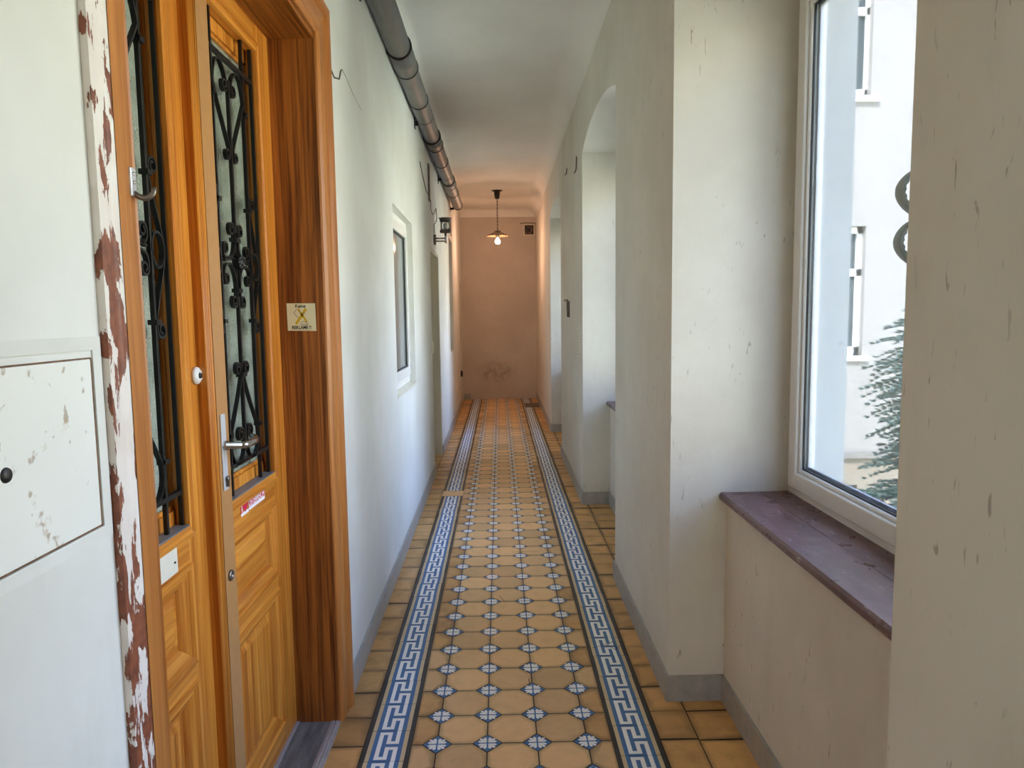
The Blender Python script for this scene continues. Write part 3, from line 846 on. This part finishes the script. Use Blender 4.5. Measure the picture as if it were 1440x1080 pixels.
# ------------------------------------------------------------------ left window (window_4), doors further on, blind window
def left_recess_window(name, k, label, lead):
    a, b, z0, z1 = WINS[k]; xa = xl((a + b) / 2)
    root = empty(name, (xa - .07, (a + b) / 2, z0), label, 'window', kind='structure')
    fr = MB(); ring(fr, xa - .10, xa - .046, a, b, z0 + .02, z1, .06, .065); fr.build('window_frame', M['pvc'], root, bevel=.004)
    sh = MB(); ring(sh, xa - .09, xa - .036, a + .035, b - .035, z0 + .075, z1 - .05, .062, .062); s_ = sh.build('casement', M['pvc'], root, bevel=.004)
    gk = MB(); ring(gk, xa - .08, xa - .050, a + .097, b - .097, z0 + .137, z1 - .112, .006, .006); gk.build('gasket', M['rubber'], s_)
    gp = MB(); gp.box(xa - .062, xa - .058, a + .097, b - .097, z0 + .137, z1 - .112); gp.build('pane', M['dark_glass'], s_)
    sl = MB(); sl.box(xa - .13, xa + .006, a, b, z0, z0 + .018); sl.build('window_sill', M['pvc_old'], root, bevel=.004)
left_recess_window('window_5', 'w4', 'narrow white plastic window sunk in the left wall', 0)
a, b, z0, z1 = WINS['w5']; xa = xl(9.7)
root = empty('window_6', (xa - .06, 9.74, z0), 'shallow blind window recess far along the left wall', 'window', kind='structure')
m = MB(); m.box(xa - .10, xa - .07, a, b, z0, z1); m.build('infill', M['reveal_paint'], root)
m = MB(); ring(m, xa - .07, xa - .05, a, b, z0, z1, .05, .05); m.build('window_frame', M['reveal_paint'], root, bevel=.004)
for nm, k, lab in (('door_2', 'd2', 'plain pale door in the deep opening half way along'), ('door_3', 'd3', 'door in the last opening by the end wall')):
    a, b, z0, z1 = DOORS[k]; xa = xl((a + b) / 2)
    root = empty(nm, (xa - .12, (a + b) / 2, 0), lab, 'door', kind='structure')
    m = MB()
    for (p, q, r_, s_) in ((a, a + .03, 0, z1), (b - .03, b, 0, z1), (a, b, z1 - .03, z1)): m.box(xa - .20, xa - .005, p, q, r_, s_)
    m.build('frame', M['reveal_paint'], root)
    m = MB(); m.box(xa - .19, xa - .15, a + .03, b - .03, .01, z1 - .03)
    lf = m.build('door_leaf', M['reveal_paint'], root)
    for (p, q) in ((.2, .9), (1.05, z1 - .2)):
        pm = MB(); mitre_ring(pm, [(0, xa - .15), (.01, xa - .142), (.03, xa - .142), (.04, xa - .15)], (a + .13, p), (b - .13, q)); pm.build('panel_moulding', [M['reveal_paint']] * 2, lf)
    m = MB(); m.lathe([(.012, 0), (.012, .03), (.024, .04), (.02, .06), (.001, .062)], (xa - .15, a + .09, 1.05), 'x', 16); m.build('door_knob', M['old_metal'], lf)

# ------------------------------------------------------------------ drain pipe
PX, PZ, PR = -.553, 3.045, .068
dp = empty('drain_pipe', (PX, 5.0, PZ), 'long grey plastic drain pipe hung under the ceiling along the left wall', 'pipe')
def pcyl(y0, y1, r, name, mat, n=28, lip=0):
    b = MB(); pr = [(.001, y0), (r, y0), (r, y1), (.001, y1)]
    b.lathe(pr, (PX, 0, PZ), 'y', n); 
    o = b.build(name, mat, dp)
    for p in o.data.polygons: p.use_smooth = len(p.vertices) == 4 and abs(p.normal.y) < .5
    return o
pcyl(-3.0, 9.92, PR, 'pipe_run', M['pipe'])
for (y0, y1) in ((.9, 1.2), (4.20, 4.52), (6.20, 6.48), (8.12, 8.38)):
    pcyl(y0, y1, PR + .005, 'pipe_socket', M['pipe'])
    pcyl(y0 - .02, y0 + .004, PR + .009, 'rubber_ring', M['rubber']); pcyl(y1 - .004, y1 + .012, PR + .008, 'rubber_ring', M['rubber'])
for yy in (5.18, 7.17, 8.92): pcyl(yy - .008, yy + .008, PR + .004, 'rubber_ring', M['rubber'])
pcyl(9.905, 9.935, PR + .004, 'end_cap', M['pipe'])
for yy in (3.36, 5.57, 7.8, 9.86):
    b = MB()
    rg = []
    for i in range(17):
        a = PI * .5 + 2 * PI * i / 17
        rg.append((PX + (PR + .004) * math.cos(a), PZ + (PR + .004) * math.sin(a)))
    for i in range(17):
        p, q = rg[i], rg[(i + 1) % 17]
        b.face([(p[0], yy - .012, p[1]), (q[0], yy - .012, q[1]), (q[0], yy + .012, q[1]), (p[0], yy + .012, p[1])])
    b.box(xl(yy) - .002, PX - PR + .02, yy - .010, yy + .010, PZ - .075, PZ - .045)
    b.box(xl(yy) - .002, xl(yy) + .006, yy - .022, yy + .022, PZ - .10, PZ - .02)
    b.build('pipe_bracket', M['black'], dp)

# ------------------------------------------------------------------ wall lantern
ly, lz = 7.10, 2.27
lx = xl(ly)
wl_ = empty('wall_lantern', (lx, ly, lz), 'small steel wall lantern with a clear cylinder over the second door', 'lamp')
b = MB(); b.lathe([(.001, 0), (.052, 0), (.052, .022), (.001, .024)], (lx, ly, lz), 'x', 20); b.build('wall_plate', M['old_metal'], wl_)
b = MB(); b.tube([(lx + .02, ly, lz + .012), (lx + .115, ly, lz + .012)], .008, 10); b.tube([(lx + .02, ly, lz - .016), (lx + .115, ly, lz - .016)], .008, 10)
b.tube([(lx + .118, ly, lz - .035), (lx + .118, ly, lz + .075)], .012, 12); b.build('arm', M['steel'], wl_)
b = MB(); b.lathe([(.012, .06), (.056, .066), (.056, .092), (.012, .094)], (lx + .118, ly, lz), 'z', 20); b.build('lantern_base', M['old_metal'], wl_)
b = MB(); b.lathe([(.050, .094), (.050, .175), (.001, .176)], (lx + .118, ly, lz), 'z', 20); b.build('lantern_glass', M['glass'], wl_)
b = MB(); b.lathe([(.001, .094), (.018, .094), (.020, .12), (.024, .14), (.016, .16), (.001, .166)], (lx + .118, ly, lz), 'z', 16); b.build('lantern_bulb', M['opal'], wl_)
b = MB(); b.lathe([(.001, .175), (.056, .175), (.056, .200), (.066, .204), (.066, .210), (.001, .212)], (lx + .118, ly, lz), 'z', 20); b.build('lantern_cap', M['old_metal'], wl_)
for i in range(4):
    a = PI / 4 + i * PI / 2
    b = MB(); b.tube([(lx + .118 + .055 * math.cos(a), ly + .055 * math.sin(a), lz + .09), (lx + .118 + .055 * math.cos(a), ly + .055 * math.sin(a), lz + .185)], .003, 6); b.build('guard_rod', M['old_metal'], wl_)
cb = MB()
def onwall(pts, r=.0035):
    cb.tube([(xl(y) + r + .0006 + (.0165 if 6.58 < y < 6.72 else 0), y, z) for y, z in pts], r, 6)
onwall([(5.88, 2.765), (6.1, 2.69), (6.35, 2.62), (6.62, 2.57), (6.8, 2.52), (7.0, 2.50), (7.2, 2.545), (7.42, 2.625)])
onwall([(7.42, 2.625), (7.5, 2.55), (7.44, 2.50), (7.30, 2.46), (7.14, 2.43), (7.10, 2.33)])
tag(cb.build('lamp_cable', M['cable']), 'thin grey cable looping over the wall to the wall lantern', 'cable')
b = MB(); b.box(xl(6.65) - .003, xl(6.65) + .012, 6.60, 6.70, 2.575, 2.905); 
b.box(xl(6.65) + .012, xl(6.65) + .016, 6.61, 6.63, 2.60, 2.88)
tag(b.build('cable_duct', M['old_metal']), 'short upright metal cable duct on the wall above the second door', 'duct')
b = MB(); b.box(xl(9.9) - .003, xl(9.9) + .010, 9.86, 9.93, 2.62, 2.86)
tag(b.build('cable_duct', M['old_metal']), 'short dark duct on the left wall beyond the wall lantern', 'duct')
def wall_box(name, side, y, z, hy, hz, d, mat, label, cat, knob=True):
    x = xl(y) if side < 0 else xr(y); s = -side
    r = empty(name, (x, y, z), label, cat)
    b = MB(); xs = sorted((x - s * .002, x + s * d)); b.box(xs[0], xs[1], y - hy, y + hy, z - hz, z + hz); b.build('cover', mat, r, bevel=.003)
    if knob:
        b = MB(); xs = sorted((x + s * d, x + s * (d + .006))); b.box(xs[0], xs[1], y - hy * .5, y + hy * .5, z - hz * .5, z + hz * .5); b.build('rocker', mat, r, bevel=.002)
    return r
wall_box('light_switch', -1, 6.55, 1.225, .042, .055, .018, M['pvc_old'], 'ivory light switch beside the second door', 'switch')
wall_box('wall_socket', -1, 11.90, .545, .04, .05, .03, M['black'], 'small black socket low on the left wall by the end', 'socket')
# things on the second pillar
r = empty('key_box', (xr(6.6), 6.6, 1.56), 'broken open dark switch box on the second pillar', 'switch')
b = MB(); b.box(xr(6.6) - .004, xr(6.6) + .002, 6.50, 6.62, 1.485, 1.635); b.build('recess', M['black'], r)
b = MB(); b.tube([(xr(6.6) - .004, 6.95, 1.645), (xr(6.6) - .014, 6.9, 1.652), (xr(6.6) - .012, 6.62, 1.648), (xr(6.6) - .012, 6.60, 1.49)], .006, 8); b.build('bent_plate', M['old_metal'], r)
r = empty('notice_strip', (xr(5.8), 5.8, 1.27), 'narrow upright printed paper strip on the second pillar', 'notice')
b = MB(); b.box(xr(5.8) - .002, xr(5.8) + .001, 5.77, 5.86, 1.155, 1.395); b.build('paper', M['pvc_old'], r)
b = MB()
for i in range(9): b.box(xr(5.8) - .0026, xr(5.8) - .001, 5.785, 5.845 - .02 * (i % 2), 1.37 - i * .024, 1.38 - i * .024)
b.build('print', M['grey_ink'], r)
for (y0_, z0_, ln, lab) in ((6.67, 2.835, .06, 'short dark metal clip high on the second pillar, farther one'), (5.83, 2.72, .13, 'longer curved metal hook high on the second pillar, nearer one')):
    b = MB(); x_ = xr(y0_)
    b.tube([(x_ - .003, y0_, z0_ + ln / 2), (x_ - .008, y0_, z0_ - ln * .3), (x_ - .02, y0_ + .02, z0_ - ln / 2)], .005, 8)
    tag(b.build('wall_hook', M['old_metal']), lab, 'hook')

# ------------------------------------------------------------------ pendant lamp
py = 10.86; px = -.004
pd = empty('pendant_lamp', (px, py, CEIL), 'lit bulb under a fluted glass shade hanging by a chain at the corridor end', 'lamp')
b = MB(); b.lathe([(.001, 0), (.055, 0), (.055, -.012), (.040, -.016), (.046, -.045), (.034, -.12), (.012, -.128), (.001, -.128)], (px, py, CEIL), 'z', 20)
b.lathe([(.001, -.0005), (.085, -.0005), (.080, -.006), (.001, -.006)], (px, py, CEIL), 'z', 24)
b.lathe([(.001, -.018), (.052, -.018), (.052, -.024), (.001, -.024)], (px, py, CEIL), 'z', 20)
b.build('ceiling_cup', M['black'], pd)
b = MB(); zc = CEIL - .128; i = 0
while zc > 2.80:
    rg = []
    for j in range(13):
        a = 2 * PI * j / 12; u, v_ = .009 * math.cos(a), .017 * math.sin(a)
        rg.append((px + (u if i % 2 else 0), py + (0 if i % 2 else u), zc - .012 + v_))
    b.tube(rg, .0032, 6); zc -= .025; i += 1
b.tube([(px + .004, py + .004, CEIL - .12), (px - .005, py, 3.05), (px + .004, py - .004, 2.79)], .004, 6)
b.build('chain', M['old_metal'], pd)
b = MB(); b.lathe([(.001, 2.81), (.012, 2.81), (.02, 2.79), (.05, 2.80), (.055, 2.79), (.03, 2.77), (.03, 2.70), (.001, 2.70)], (px, py, 0), 'z', 18); b.build('lamp_holder', M['old_metal'], pd)
b = MB(); rings = []
for (r_, h_) in ((.030, 2.782), (.06, 2.775), (.10, 2.755), (.14, 2.735), (.168, 2.722), (.168, 2.718), (.14, 2.730), (.10, 2.750), (.06, 2.770), (.030, 2.777)):
    rings.append([Vector((px + r_ * math.cos(2 * PI * j / 48), py + r_ * math.sin(2 * PI * j / 48), h_ + (.007 * r_ / .17) * (1 if j % 2 else -1))) for j in range(48)])
b.sweep(rings, None, 0, True, True); b.build('lamp_shade', M['shade'], pd)
b = MB(); b.lathe([(.014, .05), (.018, .035), (.036, .012), (.042, -.008), (.036, -.030), (.018, -.042), (.001, -.045)], (px, py, 2.645), 'z', 20); b.build('bulb', M['bulb'], pd)

# vent on the end wall
vt = empty('air_vent', (.565, YE, 3.04), 'square dark vent hole high on the end wall', 'vent')
b = MB(); ring(b, .462, .668, YE - .008, YE + .002, 2.938, 3.138, .02, .02) if False else None
fr = MB()
for (x0, x1, z0, z1) in ((.462, .480, 2.938, 3.138), (.640, .658, 2.938, 3.138), (.48, .64, 2.938, 2.956), (.48, .64, 3.120, 3.138)): fr.box(x0, x1, YE - .012, YE + .002, z0, z1)
M['bark_'] = plain('brick rubble', rgb(110, 84, 70), 0.9, var=0.3)
fr.build('frame', M['reveal_paint'], vt)
b = MB(); b.box(.48, .64, YE - .004, YE + .002, 2.956, 3.12); b.build('opening', M['black'], vt)
b = MB()
for (x0, x1, z0, z1) in ((.485, .53, 2.96, 2.99), (.50, .515, 2.99, 3.06), (.55, .60, 2.96, 3.0), (.59, .615, 3.0, 3.09), (.52, .60, 3.075, 3.088)): b.box(x0, x1, YE - .008, YE - .004, z0, z1)
note(b.build('rubble', M['bark_'], vt), 'broken brick showing in the hole')
b = MB(); b.tube([(.40, YE - .006, 3.155), (.55, YE - .008, 3.162), (.68, YE - .008, 3.150)], .006, 6)
tag(b.build('vent_cable', M['cable']), 'thin cable running just over the vent on the end wall', 'cable')
b = MB(); b.box(.415, .675, 11.52, 12.05, -.001, .004)
tag(b.build('floor_cover', M['old_metal']), 'dark rectangular cover plate in the floor at the far right', 'cover')
# hairline cracks in the plaster beside the door
b = MB()
for pts in ([(2.68, 2.437), (2.73, 2.425), (2.78, 2.413), (2.83, 2.427), (2.87, 2.437), (2.90, 2.475), (2.93, 2.495)],): b.tube([(xl(y) + .0005, y, z) for y, z in pts], [.0015, .003, .0035, .003, .0035, .004, .001], 5)
b.tube([(xl(y) + .0002, y, z) for y, z in [(2.93, 2.495), (3.0, 2.49), (3.1, 2.47), (3.22, 2.455), (3.35, 2.45)]], .0009, 4)
tag(b.build('plaster_crack', M['cable']), 'short crooked wire line in the wall beside the door casing', 'crack')

# ------------------------------------------------------------------ courtyard
GZ = -3.0
n = N('courtyard paving')
c = n.ramp(n.noise(n.coords(), .8, 5), [(0.4, rgb(196, 196, 158)), (0.6, rgb(214, 208, 186))])
M['yard'] = n.set(c, 0.9)
M['facade'] = plaster('facade render', rgb(136, 132, 129), rgb(131, 126, 123))
M['facade_low'] = plaster('facade plinth render', rgb(128, 118, 106), rgb(120, 109, 96))
M['ledge'] = plain('ledge stone', rgb(112, 108, 104), 0.8)
b = MB(); b.box(1.31, 14, -8, 16, GZ - .2, GZ)
tag(b.build('courtyard_ground', M['yard']), 'paved ground of the courtyard below', 'ground', kind='structure')
ab = empty('apartment_building', (4.5, 9.6, GZ), 'pale rendered house wing across the courtyard', 'building')
FY = 9.6
wins = [(3.75, 5.0, .90, 2.66), (3.75, 5.03, 4.36, 6.1), (3.75, 4.98, -2.4, -.92), (6.3, 7.5, .9, 2.66), (6.3, 7.5, 4.36, 6.1)]
b = MB(); xs = sorted({1.32, 9.0, 3.75, 5.0, 6.3, 7.5}); zz = sorted({-.5, 8.0, .90, 2.66, 4.36, 6.1})
for xa, xb in zip(xs[:-1], xs[1:]):
    for za, zb in zip(zz[:-1], zz[1:]):
        if any(w_[0] <= xa and xb <= w_[1] + .05 and w_[2] <= za and zb <= w_[3] for w_ in wins): continue
        b.box(xa, xb, FY, FY + .3, za, zb)
b.build('wall', M['facade'], ab)
b = MB(); b.box(1.32, 3.75, FY, FY + .3, GZ, -.5); b.box(5.0, 9.0, FY, FY + .3, GZ, -.5); b.box(3.75, 5.0, FY, FY + .3, GZ, -2.4); b.box(3.75, 5.0, FY, FY + .3, -.92, -.5)
note(b.build('plinth_wall', M['facade_low'], ab), 'beige lower wall')
b = MB(); b.box(1.32, 9.0, FY - .06, FY + .01, -.53, -.45); b.build('ledge', M['ledge'], ab)
b = MB(); b.box(1.32, 9.0, FY + .29, FY + .34, GZ, 8.0); b.build('backing', M['black'], ab)
for (xa, xb, za, zb) in wins:
    f = MB(); yy = FY + .10
    for (p, q, r_, s_) in ((xa, xa + .1, za, zb), (xb - .07, xb, za, zb), (xa, xb, za, za + .12), (xa, xb, zb - .09, zb), (xa, xb, za + .62 * (zb - za), za + .62 * (zb - za) + .10), ((xa + xb) / 2 - .05, (xa + xb) / 2 + .05, za, zb)):
        f.box(p, q, yy, yy + .06, r_, s_)
    w_ = f.build('window', M['pvc'], ab)
    g = MB(); g.box(xa, xb, yy + .04, yy + .05, za, zb); g.build('pane', M['far_glass'], w_)
    s_ = MB(); s_.box(xa - .06, xb + .06, FY - .05, FY + .12, za - .07, za); s_.build('window_ledge', M['pvc'], w_)

# spruce in the courtyard
M['needles'] = plain('spruce needles', rgb(50, 74, 70), 0.6, var=0.35, scale=3)
M['bark'] = plain('bark', rgb(84, 66, 52), 0.9, var=0.3)
tx, ty = 4.36, 6.5
tree = empty('conifer_tree', (tx, ty, GZ), 'blue-green conifer growing in the courtyard outside the window', 'tree')
b = MB(); b.tube([(tx, ty, GZ), (tx, ty, -.5), (tx + .02, ty, 1.2), (tx, ty, 2.6)], [.12, .09, .05, .01], 10); b.build('trunk', M['bark'], tree)
fo = MB(); rnd = random.Random(3)
def blade(p, d, w, l):
    side = d.cross(Vector((rnd.uniform(-1, 1), rnd.uniform(-1, 1), rnd.uniform(-1, 1)))).normalized() * w
    m1 = p + d * l * .45
    fo.face([p, m1 + side, p + d * l, m1 - side])
for k in range(760):
    z = -1.35 + 3.5 * (k / 760.0)
    tab = [(-3, 1.35), (-1, 1.12), (-.2, 1.0), (.05, .90), (.25, .62), (.42, .62), (.6, .80), (.9, .82), (1.3, .74), (1.42, .55), (2.5, .1)]
    for (za, ra), (zb, rb) in zip(tab[:-1], tab[1:]):
        if za <= z <= zb: rad = ra + (rb - ra) * (z - za) / (zb - za)
    rad *= rnd.uniform(.86, 1.04)
    a = k * 2.39996 + rnd.uniform(-.3, .3)
    hd = Vector((math.cos(a), math.sin(a), 0))
    if hd.x > .15: continue
    p0 = Vector((tx, ty, z)); steps = 15
    lift = rnd.uniform(-.30, .30)
    for i in range(3, steps + 1):
        t = i / steps
        p = p0 + hd * rad * t + Vector((0, 0, rad * (lift * t - .22 * t * t)))
        for sdd in (-1, 1):
            for kk in range(7):
                sd = Vector((-hd.y, hd.x, 0)) * sdd
                d = (hd * rnd.uniform(.5, 1.1) + sd * rnd.uniform(.3, 1.0) + Vector((0, 0, rnd.uniform(-.35, .35)))).normalized()
                blade(p, d, .0085, rnd.uniform(.04, .12) * (1.15 - .5 * t))
fo.build('foliage', M['needles'], tree)

# ------------------------------------------------------------------ light
wd = bpy.data.worlds.new('sky'); SC.world = wd; wd.use_nodes = True
t = wd.node_tree; t.nodes.clear()
ow = t.nodes.new('ShaderNodeOutputWorld'); bg = t.nodes.new('ShaderNodeBackground')
tc = t.nodes.new('ShaderNodeTexCoord'); sx = t.nodes.new('ShaderNodeSeparateXYZ'); mr = t.nodes.new('ShaderNodeMapRange')
mr.inputs['From Min'].default_value = -1; cr = t.nodes.new('ShaderNodeValToRGB')
e = cr.color_ramp.elements
e[0].position = .47; e[0].color = (.66, .64, .50, 1)
e[1].position = .52; e[1].color = (.72, .70, .64, 1)
q = e.new(.63); q.color = (.78, .78, .74, 1)
q = e.new(.70); q.color = (.58, .80, 1.32, 1)
q = e.new(1.0); q.color = (.52, .76, 1.42, 1)
t.links.new(tc.outputs['Generated'], sx.inputs[0]); t.links.new(sx.outputs['Z'], mr.inputs['Value'])
t.links.new(mr.outputs[0], cr.inputs[0]); t.links.new(cr.outputs[0], bg.inputs[0]); t.links.new(bg.outputs[0], ow.inputs[0])
bg.inputs[1].default_value = 4.6
for k, (a, b) in enumerate(NICHES):
    L = bpy.data.lights.new('window_portal', 'AREA'); L.shape = 'RECTANGLE'; L.size = 2.05; L.size_y = b - a
    L.cycles.is_portal = True
    o = bpy.data.objects.new('window_portal', L); COL.objects.link(o)
    o.location = (xr((a + b) / 2) + WT + .01, (a + b) / 2, 1.85); o.rotation_euler = (0, PI / 2, 0)
L = bpy.data.lights.new('window_portal', 'AREA'); L.shape = 'RECTANGLE'; L.size = .7; L.size_y = 2.4; L.cycles.is_portal = True  # portal for the added window behind the camera
o = bpy.data.objects.new('window_portal', L); COL.objects.link(o); o.location = (-.15, YN - .21, 1.55); o.rotation_euler = (PI / 2, 0, PI)
su = bpy.data.lights.new('sun', 'SUN'); su.energy = 10.0; su.angle = math.radians(2); su.color = (1, .94, .84)
o = bpy.data.objects.new('sun', su); COL.objects.link(o)
o.rotation_euler = Vector((.45, .62, -.85)).to_track_quat('-Z', 'Y').to_euler(); o.location = (0, -5, 12)
pl_ = bpy.data.lights.new('bulb_light', 'POINT'); pl_.energy = 8.5; pl_.color = (1.0, .56, .36); pl_.shadow_soft_size = .05
o = bpy.data.objects.new('bulb_light', pl_); COL.objects.link(o); o.location = (px, py, 2.56)

# ------------------------------------------------------------------ camera
f, yaw, pitch, roll = 987.14, -.0170882, -.0959437, .0130203
cy, sy = math.cos(yaw), math.sin(yaw); cp, sp_ = math.cos(pitch), math.sin(pitch); cr_, sr = math.cos(roll), math.sin(roll)
Rz = Matrix(((cy, -sy, 0), (sy, cy, 0), (0, 0, 1))); Rx = Matrix(((1, 0, 0), (0, cp, -sp_), (0, sp_, cp))); Ry = Matrix(((cr_, 0, sr), (0, 1, 0), (-sr, 0, cr_)))
R = Rz @ Rx @ Ry
right, fwd, up = R.col[0], R.col[1], R.col[2]
cam = bpy.data.cameras.new('camera'); cam.sensor_fit = 'HORIZONTAL'; cam.sensor_width = 36; cam.lens = f / 1440 * 36; cam.clip_start = .02
co = bpy.data.objects.new('camera', cam); COL.objects.link(co)
co.matrix_world = Matrix(((right.x, up.x, -fwd.x, 0), (right.y, up.y, -fwd.y, 0), (right.z, up.z, -fwd.z, CAM_H), (0, 0, 0, 1)))
SC.camera = co

SC.view_settings.view_transform = 'Standard'; SC.view_settings.look = 'None'
SC.view_settings.exposure = 1.56; SC.view_settings.gamma = 1.0; SC.view_settings.use_curve_mapping = False
SC.cycles.max_bounces = 12; SC.cycles.diffuse_bounces = 8; SC.cycles.transparent_max_bounces = 16
SC.cycles.use_denoising = True; SC.cycles.sample_clamp_indirect = 8
SC.cycles.caustics_reflective = False; SC.cycles.caustics_refractive = False
